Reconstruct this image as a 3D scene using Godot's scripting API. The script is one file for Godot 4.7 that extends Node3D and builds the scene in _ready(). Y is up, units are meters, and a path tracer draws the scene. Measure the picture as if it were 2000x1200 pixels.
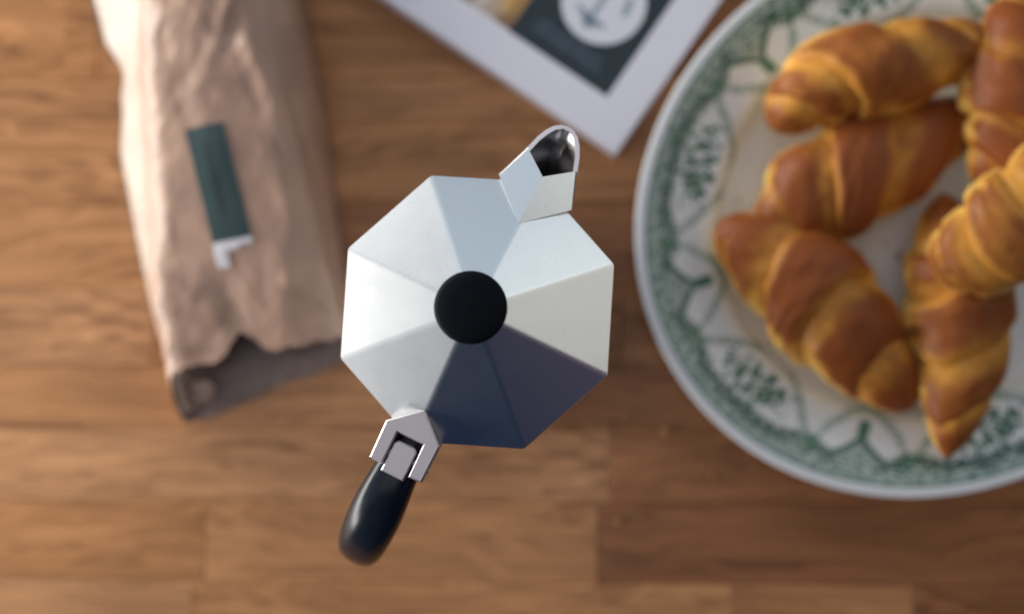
extends Node3D

# All lengths are millimetres until commit (MM turns them into metres).
const MM := 0.001

var rng := RandomNumberGenerator.new()
var n1 := FastNoiseLite.new()
var n2 := FastNoiseLite.new()
var ridge := FastNoiseLite.new()


# ---------------------------------------------------------------- helpers
func begin() -> SurfaceTool:
	var st := SurfaceTool.new()
	st.begin(Mesh.PRIMITIVE_TRIANGLES)
	return st


func tri(st: SurfaceTool, a: Vector3, b: Vector3, c: Vector3, ref: Vector3, inward := false) -> void:
	var n := (a - c).cross(a - b)
	var out := n.dot((a + b + c) / 3.0 - ref) > 0.0
	if out == inward:
		var k := b
		b = c
		c = k
	for p in [a, b, c]:
		st.set_uv(Vector2(p.x, p.z) * 0.01)
		st.add_vertex(p * MM)


func face(st: SurfaceTool, pts: Array, ref: Vector3, inward := false) -> void:
	st.set_smooth_group(-1)
	for i in range(1, pts.size() - 1):
		tri(st, pts[0], pts[i], pts[i + 1], ref, inward)


# rows of points; each row an Array of Vector3. uvs / cols are rows too. axis_ref: a function of the row giving the point that lies inside.
func grid(st: SurfaceTool, rows: Array, group := 0, closed := false, inward := false, uvs: Array = [], cols: Array = [], refs: Array = []) -> void:
	st.set_smooth_group(group)
	var total := 0.0
	var mean := Vector3.ZERO
	var cnt := 0
	if refs.is_empty():
		for r in rows:
			for p in r:
				mean += p
				cnt += 1
		mean /= cnt
	var w: int = rows[0].size()
	var last := w if closed else w - 1
	for i in rows.size() - 1:
		var ref: Vector3 = mean if refs.is_empty() else refs[i]
		for j in last:
			var a: Vector3 = rows[i][j]
			var b: Vector3 = rows[i + 1][j]
			var c: Vector3 = rows[i + 1][(j + 1) % w]
			total += (a - c).cross(a - b).dot((a + c) * 0.5 - ref)
	var flip := (total < 0.0) != inward
	for i in rows.size() - 1:
		for j in last:
			var k := (j + 1) % w
			var q := [[i, j, j], [i + 1, j, j], [i + 1, k, j + 1], [i, j, j], [i + 1, k, j + 1], [i, k, j + 1]]
			if flip:
				q = [q[0], q[2], q[1], q[3], q[5], q[4]]
			for v in q:
				if uvs.size():
					st.set_uv(uvs[v[0]][v[2] if uvs[v[0]].size() > w else v[1]])
				else:
					var p0: Vector3 = rows[v[0]][v[1]]
					st.set_uv(Vector2(p0.x + p0.y * 0.5, p0.z) * 0.01)
				if cols.size():
					st.set_color(cols[v[0]][v[1]])
				st.add_vertex(rows[v[0]][v[1]] * MM)


func obj(called: String, st: SurfaceTool, m: Material, parent: Node) -> MeshInstance3D:
	st.generate_normals()
	st.index()
	var o := MeshInstance3D.new()
	o.name = called
	o.mesh = st.commit()
	o.material_override = m
	parent.add_child(o, true)
	return o


func thing(called: String, label: String, category: String, at := Vector3.ZERO, turn := 0.0, group := "") -> Node3D:
	var o := Node3D.new()
	o.name = called
	add_child(o, true)
	o.position = at * MM
	o.rotation.y = turn
	o.set_meta("label", label)
	o.set_meta("category", category)
	if group:
		o.set_meta("group", group)
	return o


func mat(c: Color, rough: float, metal := 0.0) -> StandardMaterial3D:
	var m := StandardMaterial3D.new()
	m.albedo_color = c.linear_to_srgb()
	m.roughness = rough
	m.metallic = metal
	return m


func noise_tex(freq: float, lo: float, hi: float, octaves := 4, normal := false, size := 512, bump := 4.0) -> NoiseTexture2D:
	var f := FastNoiseLite.new()
	f.seed = int(freq * 10000.0) + octaves
	f.noise_type = FastNoiseLite.TYPE_SIMPLEX
	f.frequency = freq
	f.fractal_octaves = octaves
	var t := NoiseTexture2D.new()
	t.width = size
	t.height = size
	t.seamless = true
	t.noise = f
	t.as_normal_map = normal
	t.bump_strength = bump
	if not normal:
		var g := Gradient.new()
		g.set_color(0, Color(lo, lo, lo))
		g.set_color(1, Color(hi, hi, hi))
		t.color_ramp = g
	return t


func lerp_keys(keys: Array, s: float, k: int) -> float:
	if s <= keys[0][0]:
		return keys[0][k]
	for i in range(1, keys.size()):
		if s <= keys[i][0]:
			var f: float = (s - keys[i - 1][0]) / (keys[i][0] - keys[i - 1][0])
			f = f * f * (3.0 - 2.0 * f)
			return lerpf(keys[i - 1][k], keys[i][k], f)
	return keys[-1][k]


# ---------------------------------------------------------------- scene
func _ready() -> void:
	rng.seed = 7
	n1.seed = 3
	n1.noise_type = FastNoiseLite.TYPE_SIMPLEX
	n1.frequency = 1.0
	n2.seed = 11
	n2.noise_type = FastNoiseLite.TYPE_SIMPLEX
	n2.frequency = 1.0
	n2.fractal_octaves = 4
	ridge.seed = 21
	ridge.noise_type = FastNoiseLite.TYPE_SIMPLEX
	ridge.frequency = 1.0
	ridge.fractal_type = FastNoiseLite.FRACTAL_RIDGED
	ridge.fractal_octaves = 2

	# camera: held almost straight above the pot, wide open, focused on the lid
	var cam := Camera3D.new()
	cam.name = "camera"
	var fwd := Vector3(-0.03309348, -0.99859582, -0.04136685)
	var right := (Vector3.RIGHT - fwd * fwd.x).normalized()
	var back := -fwd.normalized()
	cam.transform = Transform3D(Basis(right, back.cross(right), back), Vector3(0, 0.532, 0))
	cam.near = 0.01
	cam.far = 20.0
	var lens := CameraAttributesPhysical.new()
	lens.frustum_focal_length = 48.28
	lens.frustum_near = 0.01
	lens.frustum_far = 20.0
	lens.frustum_focus_distance = 0.388
	lens.exposure_aperture = 3.5
	cam.attributes = lens
	cam.fov = 27.93
	add_child(cam)
	cam.current = true

	# the dim room behind the photographer, and the light of windows and ceiling, plus an added room bounce
	var env := Environment.new()
	env.background_mode = Environment.BG_COLOR
	env.background_color = Color(0.006, 0.015, 0.040).linear_to_srgb()
	env.tonemap_mode = Environment.TONE_MAPPER_LINEAR
	env.tonemap_exposure = 1.04
	env.sdfgi_enabled = true
	env.ssao_enabled = true
	env.ssil_enabled = true
	var we := WorldEnvironment.new()
	we.name = "room_air"
	we.environment = env
	add_child(we)
	window_light("window_light", Vector3(-0.75, 0.15, -0.25), Vector3(0, 0.08, -0.2), Vector2(1.9, 0.26), 1.9, Color(1.0, 0.985, 0.96))
	window_light("upper_window_light", Vector3(-0.78, 0.80, -0.25), Vector3(0, 0.1, -0.2), Vector2(1.9, 0.75), 0.155, Color(0.97, 0.985, 1.0))
	window_light("far_window_light", Vector3(0.25, 0.95, -1.1), Vector3(0.1, 0.1, 0), Vector2(2.3, 0.9), 0.43, Color(0.90, 0.96, 1.0))
	window_light("side_window_light", Vector3(1.1, 0.94, -0.38), Vector3(0, 0.1, -0.1), Vector2(1.35, 0.8), 0.25, Color(1.0, 0.98, 0.93))
	window_light("ceiling_light", Vector3(-0.25, 1.75, 0.05), Vector3(-0.25, 0, 0.05), Vector2(1.2, 1.2), 0.35, Color(0.99, 0.95, 0.97))
	window_light("added_room_bounce", Vector3(1.0, 0.75, 0.62), Vector3(0, 0.1, 0), Vector2(0.6, 0.7), 0.013, Color(1.0, 0.80, 0.82))  # added unseen lamp standing in for reddish room bounce on the lid

	tabletop()
	coffee_bag()
	magazine()
	plate()
	croissants()
	coffee_pot()
	crumbs(Vector3(156.5, 0, -61.7))


func window_light(called: String, at: Vector3, towards: Vector3, size: Vector2, energy: float, c: Color) -> void:
	var l := AreaLight3D.new()
	l.name = called
	l.area_size = size
	l.light_energy = energy
	l.light_color = c
	l.area_normalize_energy = true
	l.area_range = 6.0
	l.shadow_enabled = true
	add_child(l)
	var up := Vector3.UP if absf((towards - at).normalized().y) < 0.95 else Vector3.FORWARD
	l.look_at_from_position(at, towards, up)


# ---------------------------------------------------------------- table
func wood_image(sd: int) -> Image:
	var w := 1024
	var h := 160
	var im := Image.create_empty(w, h, false, Image.FORMAT_RGB8)
	var f := FastNoiseLite.new()
	f.seed = sd
	f.noise_type = FastNoiseLite.TYPE_SIMPLEX
	f.frequency = 1.0
	for y in h:
		for x in w:
			var u := x / 1024.0 * 12.0
			var v := y / 160.0
			# growth rings, cut at a slant: long flames along the stave
			var warp := f.get_noise_2d(u * 0.11, v * 0.5 + 40.0) * 0.85 + f.get_noise_2d(u * 0.32, v * 1.2) * 0.12
			var ring := 0.5 + 0.5 * sin((v * 0.8 + warp * 1.7) * 17.0)
			ring = pow(ring, 2.0) * clampf(0.35 + f.get_noise_2d(u * 0.22 + 9.0, v * 1.3) * 1.3, 0.0, 1.0)
			var fibre := f.get_noise_2d(u * 0.17, (v + warp * 0.4) * 13.0) * 0.75 + f.get_noise_2d(u * 0.9, (v + warp * 0.4) * 60.0) * 0.4
			var pore := clampf(f.get_noise_2d(u * 3.0 + 70.0, v * 90.0) * 2.6 - 1.2, 0.0, 1.0)
			var broad := f.get_noise_2d(u * 0.25 + 90.0, v * 1.6)
			var k := clampf(0.86 - ring * 0.12 + fibre * 0.17 + broad * 0.10 - pore * 0.08, 0.15, 1.0)
			im.set_pixel(x, y, Color(k, pow(k, 1.13), pow(k, 1.28)))
	return im


func tabletop() -> void:
	var mats := []
	for i in 3:
		var m := StandardMaterial3D.new()
		m.albedo_texture = ImageTexture.create_from_image(wood_image(101 + i * 17))
		m.vertex_color_use_as_albedo = true
		m.roughness = 0.42
		m.roughness_texture = noise_tex(0.02, 0.75, 1.0)
		m.metallic_specular = 0.45
		mats.append(m)
	var t := Node3D.new()
	t.name = "tabletop"
	add_child(t)
	t.set_meta("kind", "structure")
	t.set_meta("label", "oiled wooden worktop glued up from staggered brown staves")
	var tones := [Color(0.61, 0.30, 0.128), Color(0.56, 0.265, 0.105), Color(0.48, 0.21, 0.082), Color(0.63, 0.325, 0.15), Color(0.40, 0.172, 0.070)]
	# rows of staves run along x; the joints seen in the photograph are placed, the rest are staggered
	var edges := [-420.0, -382.0, -345.0, -307.0, -269.0, -232.0, -196.0, -159.0, -122.0, -104.0, -68.0, -31.0, 4.0, 31.0, 62.0, 96.0, 132.0, 168.0, 205.0, 241.0, 278.0, 314.0, 350.0]
	var joints := {10: [-310.0, -96.0, 118.0, 345.0], 13: [-270.0, 24.0, 300.0], 14: [-380.0, -150.0, 19.0, 260.0], 15: [-330.0, -155.0, 152.0, 370.0], 16: [-290.0, -153.0, -42.0, 210.0]}
	for r in edges.size() - 1:
		var cuts: Array = [-620.0]
		if joints.has(r):
			cuts.append_array(joints[r])
		else:
			var x := -620.0 + rng.randf_range(60, 300)
			while x < 560.0:
				cuts.append(x)
				x += rng.randf_range(190, 330)
		cuts.append(620.0)
		for i in cuts.size() - 1:
			var tone: Color = tones[rng.randi() % 5]
			var mid: float = (cuts[i] + cuts[i + 1]) * 0.5
			if mid > 60.0 and mid < 400.0:  # darker right, paler left: stave variety plus window falloff put into the tone
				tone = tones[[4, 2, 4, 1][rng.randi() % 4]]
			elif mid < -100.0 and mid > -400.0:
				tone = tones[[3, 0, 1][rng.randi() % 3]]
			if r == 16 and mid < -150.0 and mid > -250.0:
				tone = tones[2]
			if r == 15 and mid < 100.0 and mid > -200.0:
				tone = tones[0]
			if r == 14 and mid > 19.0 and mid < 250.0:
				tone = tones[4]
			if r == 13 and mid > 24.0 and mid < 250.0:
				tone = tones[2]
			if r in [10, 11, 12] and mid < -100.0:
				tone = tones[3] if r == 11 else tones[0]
			var st := begin()
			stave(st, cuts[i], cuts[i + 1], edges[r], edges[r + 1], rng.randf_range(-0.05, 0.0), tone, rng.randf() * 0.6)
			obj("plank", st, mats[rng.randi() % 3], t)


func stave(st: SurfaceTool, x0: float, x1: float, z0: float, z1: float, top: float, tone: Color, off: float) -> void:
	var g := 0.12
	var c := 0.25
	var lv := [[x0 + g, x1 - g, z0 + g, z1 - g, -28.0], [x0 + g, x1 - g, z0 + g, z1 - g, top - c], [x0 + g + c, x1 - g - c, z0 + g + c, z1 - g - c, top]]
	var rows := []
	var uvs := []
	for l in lv:
		rows.append([Vector3(l[0], l[4], l[2]), Vector3(l[1], l[4], l[2]), Vector3(l[1], l[4], l[3]), Vector3(l[0], l[4], l[3])])
	var quads := [[rows[2][0], rows[2][1], rows[2][2], rows[2][3]]]
	for i in 2:
		for j in 4:
			quads.append([rows[i][j], rows[i][(j + 1) % 4], rows[i + 1][(j + 1) % 4], rows[i + 1][j]])
	var ref := Vector3((x0 + x1) * 0.5, -12.0, (z0 + z1) * 0.5)
	st.set_smooth_group(-1)
	st.set_color(tone)
	for q in quads:
		for k in [[0, 1, 2], [0, 2, 3]]:
			var a: Vector3 = q[k[0]]
			var b: Vector3 = q[k[1]]
			var d: Vector3 = q[k[2]]
			if (a - d).cross(a - b).dot((a + b + d) / 3.0 - ref) < 0.0:
				var s := b
				b = d
				d = s
			for p in [a, b, d]:
				st.set_uv(Vector2((p.x - x0) / 480.0 + off, (p.z - z0) / 42.0 * 0.9 + 0.04 - p.y / 40.0))
				st.add_vertex(p * MM)


# ---------------------------------------------------------------- coffee bag
const BAG_O := Vector2(-120.0, 2.0)
const BAG_A := Vector2(-0.195, -0.981)
const BAG_P := Vector2(0.981, -0.195)
# s, left foot x, left shoulder x, left shoulder y, middle y, right shoulder x, right shoulder y, right side x, right side y
const BAG_KEYS := [
	[-25.0, -42.0, -39.5, 24.0, 24.0, 28.0, 22.0, 38.0, 14.0],
	[0.0, -46.0, -39.5, 25.0, 27.0, 30.0, 25.0, 38.5, 18.0],
	[40.0, -49.0, -38.0, 30.0, 33.0, 28.5, 31.0, 37.5, 20.0],
	[62.0, -50.0, -31.0, 32.0, 35.0, 28.5, 33.0, 37.5, 21.0],
	[100.0, -50.5, -26.0, 34.0, 37.0, 28.5, 35.0, 40.0, 22.0],
	[124.0, -46.0, -24.0, 34.0, 37.0, 27.5, 35.0, 40.5, 22.0],
	[137.0, -43.0, -21.0, 33.0, 36.0, 26.5, 34.0, 40.5, 22.0],
	[155.0, -49.0, -15.0, 34.0, 37.0, 25.5, 34.0, 41.0, 22.0],
	[200.0, -53.0, -14.0, 33.0, 36.0, 25.5, 33.0, 41.5, 20.0],
	[250.0, -46.0, -16.0, 6.0, 7.0, 25.5, 6.0, 39.5, 4.0]]
const BAG_U := [0.0, 0.25, 0.48, 0.72, 0.86, 1.0]


func bag_raw(s: float, u: float) -> Vector2:
	var k := []
	for i in range(1, 9):
		k.append(lerp_keys(BAG_KEYS, s, i))
	var pts := [Vector2(k[0], 0.9), Vector2(k[1], k[2]), Vector2((k[1] + k[4]) * 0.5, k[3]), Vector2(k[4], k[5]), Vector2(k[6], k[7]), Vector2(k[6] + 1.5, 0.9)]
	for i in 5:
		if u <= BAG_U[i + 1] or i == 4:
			return pts[i].lerp(pts[i + 1], clampf((u - BAG_U[i]) / (BAG_U[i + 1] - BAG_U[i]), 0.0, 1.0))
	return pts[5]


func crease(s: float, u: float, s0: float, u0: float, s1: float, u1: float, width: float, h: float) -> float:
	# a fold line from (s0,u0) to (s1,u1); u is stretched to millimetres
	var p := Vector2(s, u * 150.0)
	var a := Vector2(s0, u0 * 150.0)
	var b := Vector2(s1, u1 * 150.0)
	var f := clampf((p - a).dot(b - a) / (b - a).length_squared(), 0.0, 1.0)
	var d := p.distance_to(a.lerp(b, f))
	return 0.6 * h * maxf(0.0, 1.0 - d / width) * (1.0 - 0.5 * f)


func bag_point(s: float, u: float, lift := 0.0) -> Vector3:
	var q := Vector2.ZERO
	for i in 7:
		q += bag_raw(s, clampf(u + (i - 3) * 0.016, 0.0, 1.0))
	q /= 7.0
	var edge := clampf(minf(u, 1.0 - u) * 9.0, 0.0, 1.0)
	var d := (ridge.get_noise_2d(s * 0.017, u * 2.3) - 0.2) * 0.35 + n1.get_noise_2d(s * 0.025, u * 3.0 + 5.0) * 1.0 + n1.get_noise_2d(s * 0.09, u * 11.0 + 9.0) * 0.08
	d += crease(s, u, 150, 0.62, 112, 0.44, 7, 2.2) + crease(s, u, 128, 0.66, 84, 0.76, 8, 3.0) + crease(s, u, 84, 0.76, 20, 0.80, 9, 2.0)
	d += crease(s, u, 48, 0.22, 34, 0.36, 6, 2.6) + crease(s, u, 30, 0.22, 22, 0.42, 7, 2.2) + crease(s, u, 14, 0.25, 10, 0.48, 6, 2.0)
	d += crease(s, u, 40, 0.64, 4, 0.62, 9, 2.6) + crease(s, u, 36, 0.44, 6, 0.52, 9, -2.6) + crease(s, u, 60, 0.2, 110, 0.23, 5, 1.6) + crease(s, u, 150, 0.20, 172, 0.3, 7, 2.4)
	d += crease(s, u, 98, 0.40, 116, 0.36, 6, -1.6) + crease(s, u, 20, 0.86, 70, 0.84, 6, -2.0) + crease(s, u, 30, 0.66, 16, 0.78, 6, 2.0)
	d *= edge * (1.0 - 0.75 * smoothstep(112.0, 98.0, s) * smoothstep(40.0, 52.0, s) * smoothstep(0.28, 0.36, u) * smoothstep(0.66, 0.58, u))
	# push along the outward normal of the cross-section
	var ahead := bag_raw(s, minf(u + 0.04, 1.0))
	var behind := bag_raw(s, maxf(u - 0.04, 0.0))
	var tg := (ahead - behind).normalized()
	var nn := Vector2(-tg.y, tg.x)
	q += nn * (d + lift)
	q.y = maxf(q.y, 0.8)
	var w := BAG_O + BAG_A * s + BAG_P * q.x
	return Vector3(w.x, q.y, w.y)


func bag_on_top(s: float, x: float, lift: float) -> Vector3:
	var lo := 0.2
	var hi := 0.8
	for i in 18:
		var m := (lo + hi) * 0.5
		if bag_raw(s, m).x < x:
			lo = m
		else:
			hi = m
	return bag_point(s, lo, lift)


func coffee_bag() -> void:
	var paper := mat(Color.WHITE, 0.5)
	paper.vertex_color_use_as_albedo = true
	var kraft := Color(0.47, 0.28, 0.195)
	var inside_shade := Color(0.24, 0.165, 0.13)  # kraft darkened: shade inside and under the mouth put into the colour
	var gusset := Color(0.58, 0.475, 0.40)  # paler than kraft: window brightness on the left side put into the colour
	paper.normal_enabled = true
	paper.normal_texture = noise_tex(0.03, 0, 1, 4, true, 512, 3.0)
	paper.normal_scale = 0.25
	paper.uv1_triplanar = true
	paper.uv1_scale = Vector3.ONE * 9.0
	paper.albedo_texture = noise_tex(0.006, 0.82, 1.0, 5)
	paper.metallic_specular = 0.6
	paper.clearcoat_enabled = true
	paper.clearcoat = 0.35
	paper.clearcoat_roughness = 0.35
	var bag := thing("coffee_bag", "crumpled brown paper bag lying open with a dark green sticker", "paper bag")
	var st := begin()
	var rows := []
	var refs := []
	var inner := []
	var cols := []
	var nu := 110
	var ns := 150
	for i in ns + 1:
		var f := i / float(ns)
		var r := []
		var r2 := []
		var cr := []
		for j in nu + 1:
			var u := j / float(nu)
			# torn mouth of the upper sheet
			var e := 4.0 + n1.get_noise_1d(u * 14.0) * 1.6 + n1.get_noise_1d(u * 50.0) * 0.7
			e += 9.0 * exp(-pow((u - 0.47) / 0.05, 2.0))
			e -= 21.0 * smoothstep(0.26, 0.13, u)
			e -= 4.0 * smoothstep(0.85, 1.0, u)
			var s := lerpf(e, 250.0, pow(f, 1.25))
			r.append(bag_point(s, u))
			r2.append(bag_point(s, u, -0.5))
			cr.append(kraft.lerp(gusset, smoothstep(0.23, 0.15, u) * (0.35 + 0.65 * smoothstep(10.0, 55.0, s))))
		rows.append(r)
		inner.append(r2)
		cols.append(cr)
		var c := BAG_O + BAG_A * lerpf(0.0, 250.0, pow(f, 1.25))
		refs.append(Vector3(c.x, 8.0, c.y))
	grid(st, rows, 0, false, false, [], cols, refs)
	st.set_color(inside_shade)
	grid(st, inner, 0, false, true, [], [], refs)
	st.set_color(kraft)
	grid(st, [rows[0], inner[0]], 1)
	st.set_color(inside_shade)
	# lower sheet, sticking out beyond the torn upper one
	var low := []
	var low2 := []
	for i in 61:
		var f := i / 60.0
		var r := []
		var r2 := []
		for j in 41:
			var v := j / 40.0
			var e := lerpf(-18.0, -5.0, smoothstep(0.0, 1.0, v)) + n1.get_noise_1d(v * 9.0 + 30.0) * 1.6
			var s := lerpf(e, 250.0, pow(f, 1.3))
			var xl := lerp_keys(BAG_KEYS, s, 1)
			var xr := lerp_keys(BAG_KEYS, s, 7) + 1.5
			var x := lerpf(xl, xr, v)
			var w := BAG_O + BAG_A * s + BAG_P * x
			var y := 0.6 + maxf(0.0, n1.get_noise_2d(s * 0.05, v * 3.0) + 0.4) * 1.6 * smoothstep(40.0, 0.0, s) * sin(v * PI)
			y += 3.0 * smoothstep(0.10, 0.0, v) * smoothstep(-10.0, -20.0, s)
			r.append(Vector3(w.x, y, w.y))
			r2.append(Vector3(w.x, y - 0.45, w.y))
		low.append(r)
		low2.append(r2)
	grid(st, low, 2, false, false, [], [], [])
	grid(st, low2, 2, false, true, [], [], [])
	obj("paper_shell", st, paper, bag)
	# curled edge of the gusset at the left of the mouth
	st = begin()
	st.set_color(Color(0.62, 0.45, 0.36))
	rows = []
	for i in 15:
		var f := i / 14.0
		var r := []
		for j in 13:
			var g := j / 12.0
			var x := -41.0 + 2.0 * sin(g * 3.0) + f * 13.0 - f * g * 2.0
			var s := -1.0 - g * 9.0 - f * 1.5
			var y := 3.0 + 9.0 * sin(PI * (0.15 + 0.75 * f)) * (1.0 - 0.55 * g) + n1.get_noise_2d(f * 3.0, g * 3.0) * 0.8
			var w := BAG_O + BAG_A * s + BAG_P * x
			r.append(Vector3(w.x, y, w.y))
		rows.append(r)
	grid(st, rows)
	obj("gusset_fold", st, paper, bag)
	# sticker
	var im := Image.create_empty(96, 256, false, Image.FORMAT_RGB8)
	im.fill(Color(0.020, 0.052, 0.056).linear_to_srgb())
	var y := 34
	while y < 196:
		var hgt := rng.randi_range(5, 9)
		im.fill_rect(Rect2i(37, y, 15, hgt), Color(0.006, 0.012, 0.015).linear_to_srgb())
		if rng.randf() < 0.6:
			im.fill_rect(Rect2i(41, y + 2, 7, 2), Color(0.020, 0.052, 0.056).linear_to_srgb())
		y += hgt + 2
	var green := mat(Color.WHITE, 0.55)
	green.albedo_texture = ImageTexture.create_from_image(im)
	st = begin()
	rows = []
	var uvs := []
	for i in 41:
		var f := i / 40.0
		var r := []
		var ur := []
		for j in 17:
			var g := j / 16.0
			var s := lerpf(99.0, 51.3, f)
			var x := lerpf(-11.2, -8.8, f) + g * 16.2
			r.append(bag_on_top(s, x, 0.55))
			ur.append(Vector2(g, f))
		rows.append(r)
		uvs.append(ur)
	grid(st, rows, 0, false, false, uvs, [], low_refs(rows))
	obj("sticker", st, green, bag)
	# white paper left where the sticker was torn off
	st = begin()
	for box in [[51.2, 47.2, -8.9, 7.4, 24], [47.6, 41.0, -8.6, -3.6, 10]]:
		rows = []
		for i in 9:
			var f := i / 8.0
			var r := []
			for j in box[4]:
				var g: float = j / float(box[4] - 1)
				var ragged := 0.0
				if i == 8:
					ragged = n1.get_noise_1d(g * 9.0 + box[0]) * 1.6
				if box[4] == 24:
					ragged += lerpf(-1.6, 2.4, g) * f
				r.append(bag_on_top(lerpf(box[0], box[1], f) + ragged, lerpf(box[2], box[3], g) - f * 0.3, 0.6 if box[4] == 24 else 0.8))
			rows.append(r)
		grid(st, rows, 0, false, false, [], [], low_refs(rows))
	obj("torn_sticker_backing", st, mat(Color(0.72, 0.70, 0.74), 0.7), bag)


func low_refs(rows: Array) -> Array:
	var out := []
	for r in rows:
		out.append(r[r.size() / 2] - Vector3(0, 20, 0))
	return out


# ---------------------------------------------------------------- magazine
func line(im: Image, a: Vector2, b: Vector2, w: float, c: Color) -> void:
	var n := int(a.distance_to(b)) + 1
	for i in n + 1:
		var p := a.lerp(b, i / float(n))
		im.fill_rect(Rect2i(int(p.x - w * 0.5), int(p.y - w * 0.5), maxi(1, int(w)), maxi(1, int(w))), c)


func cover_image() -> Image:
	# 5 pixels per millimetre; x runs along the lower left edge towards the upper left, y across
	var im := Image.create_empty(1050, 750, false, Image.FORMAT_RGB8)
	im.fill(Color(0.78, 0.78, 0.87).linear_to_srgb())
	for y in range(92, 660):
		for x in range(336, 960):
			var a := n2.get_noise_2d(x * 0.006, y * 0.006)
			var b := n2.get_noise_2d(x * 0.012 + 50.0, y * 0.012)
			var c := Color(0.50, 0.40, 0.34).lerp(Color(0.24, 0.13, 0.08), clampf(a * 1.6 + 0.45, 0.0, 1.0))
			c = c.lerp(Color(0.66, 0.60, 0.56), clampf(b * 1.8, 0.0, 1.0))
			var d := Vector2(x - 352, y - 158).length() / 44.0
			c = c.lerp(Color(0.62, 0.36, 0.08), clampf(1.5 - d, 0.0, 1.0))
			if x < 362:
				c = c.lerp(Color(0.18, 0.10, 0.08), 0.5)
			im.set_pixel(x, y, c.linear_to_srgb())
	var dark := Color(0.018, 0.034, 0.045).linear_to_srgb()
	im.fill_rect(Rect2i(84, 90, 254, 380), dark)
	var ctr := Vector2(203, 254)
	for y in range(150, 360):
		for x in range(100, 310):
			var d := Vector2(x, y).distance_to(ctr)
			if d < 91.0:
				im.set_pixel(x, y, Color(0.76, 0.78, 0.84).linear_to_srgb())
	var ink := Color(0.10, 0.15, 0.20).linear_to_srgb()
	var pale := Color(0.30, 0.37, 0.44).linear_to_srgb()
	# emblem: a long shaft with a cross-piece at its foot and a short stroke beside it
	line(im, ctr + Vector2(6, -62), ctr + Vector2(6, 66), 13, pale)
	line(im, ctr + Vector2(-26, -44), ctr + Vector2(40, -36), 10, pale)
	line(im, ctr + Vector2(-10, -52), ctr + Vector2(20, -48), 10, ink)
	line(im, ctr + Vector2(-50, 6), ctr + Vector2(-44, 34), 13, pale)
	line(im, ctr + Vector2(44, 8), ctr + Vector2(36, 36), 10, pale)
	# a faint line or two of script under the badge
	var faint := Color(0.10, 0.135, 0.19).linear_to_srgb()
	for rowy in [128, 146]:
		var x: float = 130.0 + (rowy - 128) * 0.6
		while x < 296.0:
			var hh := rng.randf_range(5, 14)
			line(im, Vector2(x, rowy - hh * 0.5), Vector2(x + 3, rowy + hh * 0.5), 3, faint)
			line(im, Vector2(x + 3, rowy + hh * 0.4), Vector2(x + 8, rowy - 3), 2, faint)
			x += rng.randf_range(8, 13)
	return im


func magazine() -> void:
	var d1 := Vector2(-0.826, -0.564)
	var d2 := Vector2(0.564, -0.826)
	var o := Vector2(26.7, -86.8)
	var root := thing("magazine", "white covered magazine with a dark panel and round white badge", "magazine", Vector3(o.x, 0, o.y))
	var cover := mat(Color.WHITE, 0.5)
	cover.albedo_texture = ImageTexture.create_from_image(cover_image())
	var white := mat(Color(0.78, 0.78, 0.87), 0.5)
	var paper := mat(Color(0.66, 0.62, 0.60), 0.9)
	for lay in [["back_cover", 0.05, 0.5, 0.0, white], ["page_block", 0.5, 9.0, 0.7, paper], ["front_cover", 9.0, 9.7, 0.0, cover]]:
		var st := begin()
		var rows := []
		var uvs := []
		var ins: float = lay[3]
		var ring := [[ins, ins], [210 - ins, ins], [210 - ins, 150 - ins], [ins, 150 - ins]]
		var lv := [[0.0, lay[1]], [0.0, lay[2] - 0.25], [0.25, lay[2]]]
		for l in lv:
			var r := []
			var ur := []
			for c in ring:
				var a: float = c[0] + (l[0] if c[0] < 100 else -l[0])
				var b: float = c[1] + (l[0] if c[1] < 75 else -l[0])
				var w := d1 * a + d2 * b
				r.append(Vector3(w.x, l[1], w.y))
				ur.append(Vector2(a / 210.0, b / 150.0))
			rows.append(r)
			uvs.append(ur)
		for i in 2:
			for j in 4:
				var k := (j + 1) % 4
				grid(st, [[rows[i][j], rows[i][k]], [rows[i + 1][j], rows[i + 1][k]]], i + j * 3, false, false, [[uvs[i][j], uvs[i][k]], [uvs[i + 1][j], uvs[i + 1][k]]], [], [Vector3((d1 * 105 + d2 * 75).x, 5, (d1 * 105 + d2 * 75).y)])
		grid(st, [[rows[2][0], rows[2][1]], [rows[2][3], rows[2][2]]], 20, false, false, [[uvs[2][0], uvs[2][1]], [uvs[2][3], uvs[2][2]]], [], [Vector3(0, -10, 0)])
		grid(st, [[rows[0][0], rows[0][1]], [rows[0][3], rows[0][2]]], 21, false, false, [[uvs[0][0], uvs[0][1]], [uvs[0][3], uvs[0][2]]], [], [Vector3(0, 40, 0)])
		obj(lay[0], st, lay[4], root)


# ---------------------------------------------------------------- plate
const PLATE_R := 114.4
const PLATE_STRETCH := 1.104
# radius share, height
const PLATE_TOP := [[0.0, 6.2], [0.3, 6.2], [0.55, 6.4], [0.67, 7.0], [0.70, 8.6], [0.725, 12.0], [0.755, 13.8], [0.82, 15.0], [0.90, 18.2], [0.96, 20.8], [0.985, 21.2], [0.996, 21.2], [1.0, 20.9]]
const PLATE_UNDER := [[1.0, 20.9], [0.995, 20.0], [0.97, 19.0], [0.88, 14.6], [0.78, 10.6], [0.72, 7.6], [0.68, 4.0], [0.63, 2.6], [0.60, 0.3], [0.57, 0.3], [0.56, 2.4], [0.0, 2.4]]


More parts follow.
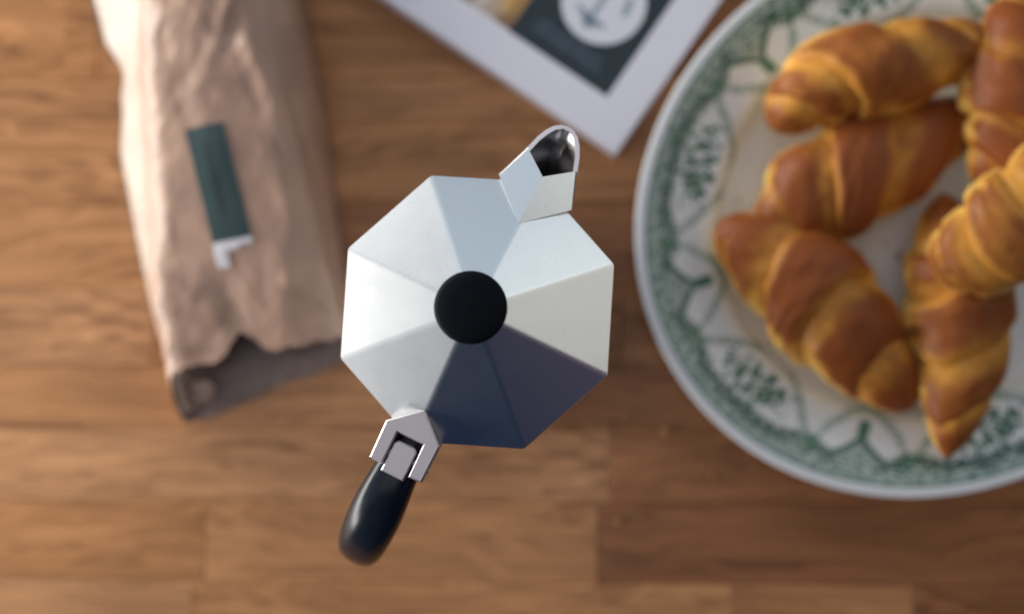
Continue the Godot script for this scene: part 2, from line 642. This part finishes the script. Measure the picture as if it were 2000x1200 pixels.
func plate_image() -> Image:
	# across: once round the plate; down: rim share 0.70 (well) to 1.0 (edge)
	var w := 2048
	var h := 224
	var im := Image.create_empty(w, h, false, Image.FORMAT_RGB8)
	var white := Color(0.82, 0.85, 0.87)
	var pale := Color(0.045, 0.25, 0.125)
	var deep := Color(0.002, 0.062, 0.032)
	var leaves := []
	rng.seed = 55
	for i in 120:
		var a := rng.randf_range(-1.0, 1.0)
		leaves.append([a * 11.5 * (0.5 + 0.5 * rng.randf()), 0.37 + (rng.randf_range(-0.17, 0.17) + rng.randf_range(-0.14, 0.14)) * (1.0 - absf(a) * 0.5), rng.randf_range(0.26, 0.52), rng.randf_range(-1.0, 1.0), rng.randf_range(0.55, 1.0)])
	for y in h:
		var r := y / float(h)      # 0 well .. 1 edge
		for x in w:
			var deg := fposmod(x / float(w) * 360.0 - 48.8 + 30.0, 60.0) - 30.0   # 0: middle of a wide panel, +-30: of a small one
			var small := 30.0 - absf(deg)      # degrees from the middle of a small panel
			var wob := n1.get_noise_2d(x * 0.02, y * 0.03)
			var fine := n1.get_noise_2d(x * 0.10, y * 0.12)
			var leafy := smoothstep(0.02, 0.30, n1.get_noise_2d(x * 0.075, y * 0.085 + 300.0))
			var ink := 0.0
			var dark := 0.35
			# outer band with fine concentric lines
			if r > 0.70 and r < 0.865:
				ink = 0.46 + 0.16 * sin(r * 190.0) + leafy * 0.5
				dark = 0.15 + leafy * 0.75
			if absf(r - 0.866) < 0.014:
				ink = 0.8
				dark = 0.5
			# dark scroll along the inner side of the band, swelling under each wide panel
			var bowl := 0.635 - 0.10 * smoothstep(9.0, 19.0, absf(deg)) * smoothstep(24.0, 19.0, absf(deg)) + wob * 0.04
			if absf(r - bowl - 0.03) < 0.058 + 0.10 * fine + 0.04 * wob and small > 4.0:
				ink = 0.92 + fine * 0.5
				dark = 1.0
			elif r > bowl and r < 0.72:
				ink = maxf(ink, 0.40 + leafy * 0.6)
				dark = 0.4 + leafy * 0.6
			# small panel: a lattice cone with a bud at its tip
			if small < 8.6:
				var top := 0.30 + pow(small / 8.6, 0.75) * 0.38
				if r > top and r < 0.68:
					var lat := 0.5 + 0.5 * sin(small * 5.0 + r * 60.0) * sin(small * 5.0 - r * 60.0)
					ink = 0.30 + 0.35 * lat + leafy * 0.4
					dark = 0.4 + leafy * 0.5
					if r < top + 0.09:
						ink = 0.95
						dark = 0.75
				if small < 1.5 and r > 0.17 and r <= 0.36:
					ink = 0.9
					dark = 0.55
			# thin garlands: over the small panel and over the wide one
			var arc_s := 0.05 + pow(small / 10.5, 2.0) * 0.42
			if small < 10.6 and absf(r - arc_s) < 0.048 + 0.004 * small:
				ink = maxf(ink, 0.28 + leafy * 0.6)
				dark = 0.35
			var arc_w := -0.02 + pow(absf(deg) / 17.5, 2.2) * 0.60
			if absf(deg) < 18.2 and absf(r - arc_w) < 0.048 + 0.002 * absf(deg):
				ink = maxf(ink, 0.28 + leafy * 0.6)
				dark = 0.55
			# tassel hanging between the two
			if absf(absf(deg) - 19.0) < 1.1 and r > 0.52 and r < 0.70:
				ink = maxf(ink, 0.8)
				dark = 0.6
			# floral spray in the wide panel
			if absf(deg) < 14.0 and r < 0.68:
				for l in leaves:
					var dx: float = (deg - l[0]) / 1.25
					var dy: float = (r - l[1]) / 0.085
					var q: float = Vector2(dx + dy * 0.5 * l[3], dy - dx * 0.5 * l[3]).length() / l[2]
					if q < 1.0:
						ink = maxf(ink, 0.5 + l[4] * 0.5 + fine * 0.2)
						dark = maxf(dark, l[4] * 0.85)
				if absf(r - 0.40 - 0.1 * sin(deg * 0.5)) < 0.015 and absf(deg) < 11.0:
					ink = maxf(ink, 0.5)
			var c := white.lerp(pale.lerp(deep, clampf(dark, 0.0, 1.0)), clampf(ink, 0.0, 1.0))
			im.set_pixel(x, y, c.linear_to_srgb())
	return im


func plate() -> void:
	var root := thing("plate", "white oval plate with a green printed garland border", "plate", Vector3(156.5, 0, -61.7), deg_to_rad(34.8))
	var glaze := mat(Color(0.80, 0.815, 0.825), 0.25)
	var printed := mat(Color.WHITE, 0.22)
	printed.albedo_texture = ImageTexture.create_from_image(plate_image())
	printed.texture_repeat = true
	var seg := 144
	for part in [["well", glaze, PLATE_TOP.slice(0, 5)], ["printed_rim", printed, PLATE_TOP.slice(4)], ["underside", glaze, PLATE_UNDER]]:
		var st := begin()
		var prof := smooth_profile(part[2], 4)
		var rows := []
		var uvs := []
		for p in prof:
			var r := []
			var ur := []
			for j in seg:
				var a := TAU * j / seg
				r.append(Vector3(cos(a) * PLATE_R * PLATE_STRETCH * p.x, p.y, sin(a) * PLATE_R * p.x))
			for j in seg + 1:
				ur.append(Vector2(j / float(seg), clampf((p.x - 0.70) / 0.30, 0.004, 0.996)))
			rows.append(r)
			uvs.append(ur)
		grid(st, rows, 0, true, false, uvs, [], repeat_ref(rows.size(), Vector3(0, 60, 0) if part[0] == "underside" else Vector3(0, -400, 0)))
		obj(part[0], st, part[1], root)


func repeat_ref(n: int, p: Vector3) -> Array:
	var a := []
	for i in n:
		a.append(p)
	return a


func smooth_profile(keys: Array, sub: int) -> Array:
	var out := []
	for i in keys.size() - 1:
		var p0: Array = keys[maxi(i - 1, 0)]
		var p1: Array = keys[i]
		var p2: Array = keys[i + 1]
		var p3: Array = keys[mini(i + 2, keys.size() - 1)]
		for k in sub:
			var f := k / float(sub)
			out.append(Vector2(cubic_interpolate(p1[0], p2[0], p0[0], p3[0], f), cubic_interpolate(p1[1], p2[1], p0[1], p3[1], f)))
	out.append(Vector2(keys[-1][0], keys[-1][1]))
	return out


# ---------------------------------------------------------------- croissants
func croissants() -> void:
	var crust := StandardMaterial3D.new()
	crust.vertex_color_use_as_albedo = true
	crust.roughness = 0.48
	crust.metallic_specular = 0.32
	crust.uv1_triplanar = true
	crust.uv1_scale = Vector3.ONE * 22.0
	crust.roughness_texture = noise_tex(0.02, 0.7, 1.0)
	crust.normal_enabled = true
	crust.normal_texture = noise_tex(0.025, 0, 1, 5, true, 512, 5.0)
	crust.normal_scale = 0.6
	crust.subsurf_scatter_enabled = true
	crust.subsurf_scatter_strength = 0.05
	# each: label, spine, half width, half height, turn of the folds, brownness, seed
	var list := [
		["long croissant across the far side of the plate, under the rim pattern", [Vector3(89, 24, -95), Vector3(111, 32, -112), Vector3(141, 36, -119), Vector3(177, 33, -129)], 18.0, 17.0, 0.16, 0.45, 1, 0.52],
		["dark brown croissant half hidden beneath the long one at the far side", [Vector3(86, 20, -48), Vector3(108, 23, -68), Vector3(134, 24, -80), Vector3(178, 22, -104)], 22.5, 16.0, -0.16, 0.80, 2, 0.6],
		["broad croissant with pale stripes nearest the coffee pot", [Vector3(68, 21, -56), Vector3(99, 24, -33), Vector3(118, 25, -13), Vector3(147, 21, 20)], 23.5, 18.0, 0.18, 0.70, 3, 0.55],
		["croissant pointing its tip over the near rim of the plate", [Vector3(160, 22, -68), Vector3(162, 25, -34), Vector3(165, 27, -6), Vector3(158, 28, 40)], 21.0, 18.0, -0.14, 0.50, 4, 0.72],
		["reddish brown croissant at the back, cut off by the picture edge", [Vector3(191, 34, -152), Vector3(184, 38, -116), Vector3(183, 38, -90), Vector3(173, 34, -66)], 20.0, 18.0, 0.10, 0.85, 5, 0.55],
		["small golden croissant lying on top of another at the picture edge", [Vector3(147, 46, -36), Vector3(170, 52, -45), Vector3(190, 54, -63), Vector3(214, 48, -92)], 21.5, 17.0, -0.16, 0.34, 6, 0.5],
	]
	for c in list:
		var root := thing("croissant", c[0], "croissant", Vector3(c[1][1].x, 0, c[1][1].z), 0.0, "croissants piled on the plate")
		croissant(root, c[1], c[2], c[3], c[4], c[5], c[6], c[7], crust)


func spine_at(p: Array, f: float) -> Vector3:
	# Catmull-Rom through four points, ends mirrored
	var q := [p[0] * 2.0 - p[1], p[0], p[1], p[2], p[3], p[3] * 2.0 - p[2]]
	var x := clampf(f, 0.0, 0.99999) * 3.0
	var i := int(x)
	return q[i + 1].cubic_interpolate(q[i + 2], q[i], q[i + 3], x - i)


func croissant(root: Node3D, sp: Array, hw: float, hh: float, slant: float, brown: float, sd: int, blunt: float, m: Material) -> void:
	var off := root.position / MM
	# folds from the middle outwards; a fold's start lies under the fold before it
	var cr_rng := RandomNumberGenerator.new()
	cr_rng.seed = sd * 13 + 5
	var cuts := [0.16 + cr_rng.randf_range(-0.03, 0.03), 0.345 + cr_rng.randf_range(-0.03, 0.03), 0.5]
	var folds := [[-cuts[0], cuts[0], 0]]
	for k in 2:
		folds.append([cuts[k] - 0.035, cuts[k + 1], 1])
		folds.append([-cuts[k + 1], -cuts[k] + 0.035, -1])
	var shift := n1.get_noise_1d(sd * 7.7) * 0.06
	var nj := 40
	for fi in folds.size():
		var fo: Array = folds[fi]
		var st := begin()
		var rows := []
		var cols := []
		var refs := []
		var level := (fi + 1) / 2
		var steps := 22
		for i in steps + 1:
			var g := i / float(steps)
			var r := []
			var cr := []
			for j in nj:
				var a := TAU * j / nj
				var lean := slant * sin(a + sd) * (1.0 - level * 0.18) + n1.get_noise_2d(sd * 5.0 + level, a) * 0.02
				var s: float = lerpf(fo[0], fo[1], g) + shift * (1.0 - absf(lerpf(fo[0], fo[1], g)) * 2.0)
				s += lean * 0.8 * smoothstep(0.5, 0.3, absf(s))
				s = clampf(s, -0.5, 0.5)
				var f := s + 0.5
				var c := spine_at(sp, f)
				var tg := (spine_at(sp, minf(f + 0.02, 1.0)) - spine_at(sp, maxf(f - 0.02, 0.0))).normalized()
				var side := tg.cross(Vector3.UP).normalized()
				var up := side.cross(tg).normalized()
				var env := pow(maxf(0.0, 1.0 - pow(absf(s) * 2.0, 2.2)), blunt)
				# along a fold: tucked at its start, swelling, and rolled in at its outer lip
				var gg: float = g if fo[2] >= 0 else 1.0 - g
				var prof := 1.0
				if fo[2] == 0:
					prof = 1.03 + 0.06 * sin(g * PI)
					var lip := minf(g, 1.0 - g)
					prof *= 1.0 - 0.20 * pow(1.0 - clampf(lip / 0.13, 0.0, 1.0), 2.2)
				else:
					prof = 0.87 + 0.15 * smoothstep(0.05, 0.7, gg)
					prof *= 1.0 - (0.13 if level < 2 else 0.0) * pow(clampf((gg - 0.84) / 0.16, 0.0, 1.0), 2.2)
				var bump := 1.0 + 0.006 * sin(g * 22.0 + sin(a * 2.0 + sd) * 2.0) * smoothstep(0.0, 0.3, sin(a) + 0.6) + n1.get_noise_3d(c.x * 0.05 + cos(a), sin(a) * 1.2 + sd, c.z * 0.05) * 0.07
				var e := maxf(env * prof * bump, 0.02 if level == 2 else 0.05)
				var flat := 1.0 if sin(a) > 0.0 else 0.86
				var p := c + side * (cos(a) * hw * e) + up * (sin(a) * hh * e * flat)
				r.append(p - off)
				# crust colour: baked tops, pale dough in the grooves and down the sides
				var topness := clampf(sin(a) * 1.05 + 0.20 + n1.get_noise_2d(c.x * 0.06 + a, c.z * 0.06 + sd) * 0.34, 0.0, 1.0)
				var groove := smoothstep(0.22, 0.72, gg) if fo[2] != 0 else smoothstep(0.03, 0.22, minf(g, 1.0 - g))
				groove = clampf(groove + n1.get_noise_2d(a * 1.5 + fi, sd + g * 2.0) * 0.2, 0.0, 1.0)
				var bake := clampf(smoothstep(0.12, 0.78, topness) * (0.60 + 0.40 * groove) * (0.55 + brown * 0.75) + n2.get_noise_3d(p.x * 0.09, p.y * 0.09, p.z * 0.09) * 0.16, 0.0, 1.0)
				var col := Color(0.84, 0.53, 0.14).lerp(Color(0.68, 0.31, 0.055), smoothstep(0.05, 0.55, bake))
				col = col.lerp(Color(0.27, 0.078, 0.021), smoothstep(0.42, 0.98, bake))
				cr.append(col)
			rows.append(r)
			cols.append(cr)
			var cc := spine_at(sp, clampf(lerpf(fo[0], fo[1], g) + 0.5, 0.0, 1.0)) - off
			refs.append(cc)
		grid(st, rows, 0, true, false, [], cols, refs)
		obj("pastry_fold", st, m, root)


# ---------------------------------------------------------------- coffee pot
func octagon(r: float, bevel := 0.9, ins := 0.5) -> Array:
	var v := []
	for k in 8:
		v.append(Vector2(cos(TAU * k / 8.0), sin(TAU * k / 8.0)) * r)
	var out := []
	for k in 8:
		var p: Vector2 = v[k]
		var e1: Vector2 = (p - v[(k + 7) % 8]).normalized()
		var e2: Vector2 = (v[(k + 1) % 8] - p).normalized()
		var b := minf(bevel, r * 0.12)
		var n := minf(ins, r * 0.06)
		out.append(p - e1 * (b + n))
		out.append(p - e1 * b)
		out.append(p - (e1 - e2) * b * 0.25)
		out.append(p + e2 * b)
		out.append(p + e2 * (b + n))
	return out


func oct_loft(st: SurfaceTool, levels: Array, first_group := 0, inward := false) -> void:
	for i in levels.size() - 1:
		var rows := []
		for k in 2:
			var r := []
			for p in octagon(levels[i + k][0]):
				r.append(Vector3(p.x, levels[i + k][1], p.y))
			rows.append(r)
		var mid := Vector3(0, (levels[i][1] + levels[i + 1][1]) * 0.5 - (levels[i][0] - levels[i + 1][0]) * 2.0 * signf(levels[i + 1][1] - levels[i][1] + 0.0001), 0)
		grid(st, rows, first_group + i, true, inward, [], [], [mid])


func lathe(st: SurfaceTool, prof: Array, seg := 48, group := 0) -> void:
	var rows := []
	var refs := []
	for p in prof:
		var r := []
		for j in seg:
			var a := TAU * j / seg
			r.append(Vector3(cos(a) * p.x, p.y, sin(a) * p.x))
		rows.append(r)
		refs.append(Vector3(0, p.y - 1.0, 0))
	grid(st, rows, group, true, false, [], [], repeat_ref(rows.size(), Vector3(0, (prof[0].y + prof[-1].y) * 0.5, 0)))


func extrude(st: SurfaceTool, poly: Array, y0: float, y1: float, ch: float) -> void:
	var n := poly.size()
	var area := 0.0
	for i in n:
		area += poly[i].cross(poly[(i + 1) % n])
	var ccw := 1.0 if area > 0 else -1.0
	var ins := []
	for i in n:
		var a: Vector2 = poly[(i + n - 1) % n]
		var b: Vector2 = poly[i]
		var c: Vector2 = poly[(i + 1) % n]
		var n1_ := (b - a).normalized().orthogonal() * ccw
		var n2_ := (c - b).normalized().orthogonal() * ccw
		# orthogonal() turns clockwise: outward for a counter-clockwise polygon
		var bis := n1_ + n2_
		ins.append(b - bis / maxf(0.4, bis.length_squared() * 0.5) * ch)
	var g := 0
	for lv in [[poly, y0, poly, y1 - ch], [poly, y1 - ch, ins, y1]]:
		for i in n:
			var k := (i + 1) % n
			var a3 := Vector3(lv[0][i].x, lv[1], lv[0][i].y)
			var b3 := Vector3(lv[0][k].x, lv[1], lv[0][k].y)
			var c3 := Vector3(lv[2][k].x, lv[3], lv[2][k].y)
			var d3 := Vector3(lv[2][i].x, lv[3], lv[2][i].y)
			var out: Vector2 = (poly[k] - poly[i]).normalized().orthogonal() * ccw
			var ref := (a3 + c3) * 0.5 - Vector3(out.x, 0.3, out.y)
			face(st, [a3, b3, c3, d3], ref)
	for cap in [[ins, y1, -1.0], [poly, y0, 1.0]]:
		var pk := PackedVector2Array(cap[0])
		var idx := Geometry2D.triangulate_polygon(pk)
		st.set_smooth_group(-1)
		for i in range(0, idx.size(), 3):
			var t3 := []
			for q in 3:
				t3.append(Vector3(pk[idx[i + q]].x, cap[1], pk[idx[i + q]].y))
			tri(st, t3[0], t3[1], t3[2], (t3[0] + t3[1] + t3[2]) / 3.0 + Vector3(0, cap[2], 0))


func lid_y(u: float, v: float) -> float:
	# height of the lid's facets above a point of its own plan
	var rr := 0.0
	for k in 8:
		var a := TAU * (k + 0.5) / 8.0
		rr = maxf(rr, (u * cos(a) + v * sin(a)) / cos(PI / 8.0))
	return 132.0 + (46.9 - rr) / 36.9 * 18.0


func coffee_pot() -> void:
	var pot := thing("coffee_pot", "silver eight-sided stovetop coffee pot with black knob and handle", "coffee pot", Vector3(-24.6, 0, -15.1), deg_to_rad(63.9))
	var alu := mat(Color(0.80, 0.82, 0.83), 0.32, 1.0)
	alu.uv1_triplanar = true
	alu.uv1_scale = Vector3.ONE * 16.0
	alu.roughness_texture = noise_tex(0.010, 0.93, 1.0, 5)
	alu.normal_enabled = true
	alu.normal_texture = noise_tex(0.12, 0, 1, 3, true, 512, 2.0)
	alu.normal_scale = 0.05
	var speck := noise_tex(0.09, 0.0, 1.0, 2)
	var ramp := Gradient.new()
	ramp.set_color(0, Color(0.86, 0.86, 0.87))
	ramp.set_color(1, Color(1, 1, 1))
	ramp.set_offset(0, 0.03)
	ramp.set_offset(1, 0.15)
	speck.color_ramp = ramp
	alu.albedo_texture = speck
	var worn := alu.duplicate()
	worn.albedo_color = Color(0.62, 0.60, 0.61).linear_to_srgb()
	worn.roughness = 0.45
	var black := mat(Color(0.008, 0.013, 0.022), 0.27)
	black.roughness_texture = noise_tex(0.03, 0.8, 1.0)
	black.metallic_specular = 0.42
	black.uv1_triplanar = true
	black.uv1_scale = Vector3.ONE * 12.0
	var matte := mat(Color(0.008, 0.010, 0.014), 0.5)
	matte.metallic_specular = 0.16

	# boiler, ring, collecting chamber
	var st := begin()
	oct_loft(st, [[0.1, 0.3], [43.0, 0.3], [44.5, 2.0], [40.5, 58.0], [39.0, 60.0], [30.0, 60.0]])
	obj("boiler", st, alu, pot)
	st = begin()
	lathe(st, [Vector2(30, 60.2), Vector2(38.5, 60.2), Vector2(39.3, 61.2), Vector2(39.3, 64.0), Vector2(38.0, 65.0), Vector2(38.0, 67.0), Vector2(36.0, 68.5), Vector2(30, 68.5)], 64)
	obj("collar", st, alu, pot)
	st = begin()
	oct_loft(st, [[30.0, 68.7], [36.5, 68.7], [37.5, 70.5], [45.3, 128.0]])
	oct_loft(st, [[45.3, 128.0], [43.6, 128.0]], 10)
	oct_loft(st, [[43.6, 128.0], [35.8, 72.0], [0.1, 72.0]], 20, true)
	obj("collecting_chamber", st, alu, pot)

	# spout: a beak that grows out of the chamber's edge, open at the top
	st = begin()
	var half := [[43.0, 12.7], [49.0, 11.0], [55.0, 9.3], [60.0, 7.7], [63.2, 6.1], [65.4, 4.4], [66.8, 2.2]]
	var rim := []
	for p in half:
		rim.append(Vector2(p[0], -p[1]))
	rim.append(Vector2(67.2, 0.0))
	for i in range(half.size() - 1, -1, -1):
		rim.append(Vector2(half[i][0], half[i][1]))
	var outer := []
	var inside := []
	for lv in 9:
		var f := lv / 8.0
		var y := lerpf(130.0, 86.0, f)
		var ro := []
		var ri := []
		for i in rim.size():
			var p: Vector2 = rim[i]
			var base := Vector2(lerpf(45.3, 39.7, f) - 1.0 - absf(p.y) * 0.41, p.y)
			var q := p.lerp(Vector2(base.x, p.y * 0.25), pow(f, 0.85))
			var lift := smoothstep(52.0, 67.0, p.x) * 1.8 * (1.0 - f)
			ro.append(Vector3(q.x, y + lift, q.y))
			var nrm := Vector2(0.55, signf(q.y) * 0.84) if absf(q.y) > 0.4 else Vector2(1, 0)
			var qi := p.lerp(Vector2(base.x, p.y * 0.25), pow(f, 0.62)) - nrm * 1.5
			if q.y * qi.y < 0.0:
				qi.y = 0.0
			ri.append(Vector3(qi.x, y + lift, qi.y))
		outer.append(ro)
		inside.append(ri)
	var sref := repeat_ref(9, Vector3(40, 110, 0))
	grid(st, outer, 0, false, false, [], [], sref)
	grid(st, [outer[0], inside[0]], 2, false, false, [], [], [Vector3(52, 100, 0)])
	var spout := obj("spout", st, alu, pot)
	st = begin()
	grid(st, inside, 1, false, true, [], [], sref)
	var inner_metal := mat(Color(0.66, 0.63, 0.63), 0.24, 1.0)  # a little darker and smoother than the outer metal
	obj("spout_lining", st, inner_metal, spout)

	# lid
	st = begin()
	oct_loft(st, [[44.0, 128.4], [46.6, 128.4], [47.2, 129.0], [47.2, 131.3], [46.9, 132.0]])
	oct_loft(st, [[46.9, 132.0], [10.0, 150.0], [0.1, 150.0]], 10)
	var lid := obj("lid", st, alu, pot)
	# raised hood over the spout
	st = begin()
	var roof := func(u: float, v: float) -> Vector3: return Vector3(u, 139.75 - 0.26 * (u - 31.0) - 0.28 * absf(v), v)
	var a: Vector3 = roof.call(31.0, 0.0)
	var pk: Vector3 = roof.call(48.4, 0.0)
	var href := Vector3(45, 120, 0)
	for s in [-1.0, 1.0]:
		var b: Vector3 = roof.call(43.0, 13.0 * s)
		var c: Vector3 = roof.call(55.2, 8.6 * s)
		var b1 := b + Vector3(0.2, -0.7, 0.5 * s)
		var c1 := c + Vector3(0.3, -0.5, 0.4 * s)
		var b0 := Vector3(b1.x, 129.6, b1.z)
		var c0 := Vector3(c1.x, 129.4, c1.z)
		face(st, [a, b, c, pk], href)
		face(st, [b, b1, c1, c], href)
		face(st, [a, Vector3(31.0, 136.0, 0), b0, b1, b], Vector3(48, 134, 2.0 * s))
		face(st, [b1, b0, c0, c1], href)
		face(st, [pk, c, c1, c0, Vector3(48.4, 133.0, 0)], Vector3(40, 134, 0))
	obj("spout_hood", st, alu, lid)

	# hinge: a fork on the lid, a tongue on the chamber, a pin through both
	st = begin()
	var fork := [Vector2(-35.6, -0.8), Vector2(-44.0, -10.4), Vector2(-57.0, -10.0), Vector2(-57.3, -5.5), Vector2(-46.0, -5.4), Vector2(-46.0, 3.7), Vector2(-57.3, 3.9), Vector2(-57.0, 8.6), Vector2(-44.0, 8.8)]
	extrude(st, fork, 128.6, 137.6, 0.5)
	obj("hinge_fork", st, worn, lid)
	st = begin()
	var tongue := [Vector2(-59.2, -4.9), Vector2(-59.2, 3.1)]
	for i in 5:
		var ang := i / 4.0 * PI * 0.5
		tongue.append(Vector2(-49.9 + 1.9 * sin(ang), 1.2 + 1.9 * cos(ang)))
	for i in 5:
		var ang := i / 4.0 * PI * 0.5
		tongue.append(Vector2(-49.9 + 1.9 * cos(ang), -3.0 - 1.9 * sin(ang)))
	extrude(st, tongue, 118.0, 137.4, 0.45)
	obj("hinge_tongue", st, worn, pot)
	st = begin()
	var rows := []
	for i in 2:
		var r := []
		for j in 16:
			var ang := TAU * j / 16.0
			r.append(Vector3(-53.0 + cos(ang) * 1.2, 132.6 + sin(ang) * 1.2, -10.3 + i * 19.2))
		rows.append(r)
	grid(st, rows, 0, true)
	face(st, rows[0], Vector3(-53, 132.6, 0))
	face(st, rows[1], Vector3(-53, 132.6, 0))
	obj("hinge_pin", st, worn, pot)

	# knob
	st = begin()
	lathe(st, [Vector2(0, 149.6), Vector2(8.6, 149.6), Vector2(8.8, 150.4), Vector2(9.2, 155), Vector2(10.2, 160), Vector2(10.9, 162.6), Vector2(11.05, 163.6), Vector2(10.9, 164.6), Vector2(10.4, 165.3), Vector2(9.4, 165.8), Vector2(6, 166.3), Vector2(0.01, 166.5)], 64)
	obj("knob", st, matte, lid)

	# handle
	st = begin()
	var line_pts := [Vector2(-47, 125.5), Vector2(-58, 127.0), Vector2(-69, 125.0), Vector2(-79.5, 118.0), Vector2(-88, 107.5), Vector2(-92.5, 95.0), Vector2(-94.5, 83.0), Vector2(-95.0, 71.0)]
	var curve := Curve2D.new()
	for i in line_pts.size():
		var t0: Vector2 = (line_pts[mini(i + 1, 7)] - line_pts[maxi(i - 1, 0)]) / 6.0
		curve.add_point(line_pts[i], -t0, t0)
	var length := curve.get_baked_length()
	rows = []
	var refs := []
	for i in 61:
		var f := i / 60.0
		var p := curve.sample_baked(f * length, true)
		var p2 := curve.sample_baked(minf(f * length + 1.0, length), true)
		var p1 := curve.sample_baked(maxf(f * length - 1.0, 0.0), true)
		var tg := (p2 - p1).normalized()
		var nn := Vector2(-tg.y, tg.x)
		var endr := sqrt(maxf(0.0, 1.0 - pow(maxf(0.0, (f - 0.94) / 0.06), 2.0)))
		var wv := lerpf(7.2, 8.9, smoothstep(0.05, 0.35, f)) * lerpf(1.0, 0.68, smoothstep(0.35, 1.0, f)) * maxf(endr, 0.02)
		var wn := lerpf(6.0, 7.0, smoothstep(0.05, 0.4, f)) * lerpf(1.0, 0.74, smoothstep(0.4, 1.0, f)) * maxf(endr, 0.02)
		var r := []
		for j in 40:
			var ang := TAU * j / 40.0
			var cx := signf(cos(ang)) * pow(absf(cos(ang)), 0.80)
			var cy := signf(sin(ang)) * pow(absf(sin(ang)), 0.80)
			r.append(Vector3(p.x + nn.x * cy * wn, p.y + nn.y * cy * wn, -0.9 - 3.8 * f * f + cx * wv))
		rows.append(r)
		refs.append(Vector3(p.x, p.y, -0.9 - 3.8 * f * f))
	grid(st, rows, 0, true, false, [], [], refs)
	face(st, rows[0], Vector3(-70, 120, 0))
	obj("handle", st, black, pot)


# ---------------------------------------------------------------- crumbs
func crumbs(ctr: Vector3) -> void:
	var st := begin()
	st.set_color(Color.WHITE)
	rng.seed = 404
	for i in 46:
		var a := rng.randf() * TAU
		var d := rng.randf_range(20.0, 88.0)
		var p := ctr + Vector3(cos(a) * d, 6.5, sin(a) * d)
		if d > 76.0:
			p.y = 9.5
		if i < 12:
			p = Vector3(rng.randf_range(20, 70), 0.2, rng.randf_range(20, 85))
		var r := rng.randf_range(0.4, 1.7)
		var v := []
		for k in 6:
			var dir: Vector3 = [Vector3.RIGHT, Vector3.LEFT, Vector3.UP, Vector3.DOWN, Vector3.FORWARD, Vector3.BACK][k]
			v.append(p + Vector3(0, r * 0.6, 0) + dir * r * rng.randf_range(0.5, 1.2))
		for x in [0, 1]:
			for y in [2, 3]:
				for z in [4, 5]:
					face(st, [v[x], v[y], v[z]], p + Vector3(0, r * 0.6, 0))
	var o := obj("crumbs", st, mat(Color(0.42, 0.20, 0.06), 0.8), self)
	o.set_meta("kind", "stuff")
	o.set_meta("label", "pale brown pastry crumbs scattered on the plate and the wood")
	o.set_meta("category", "crumbs")
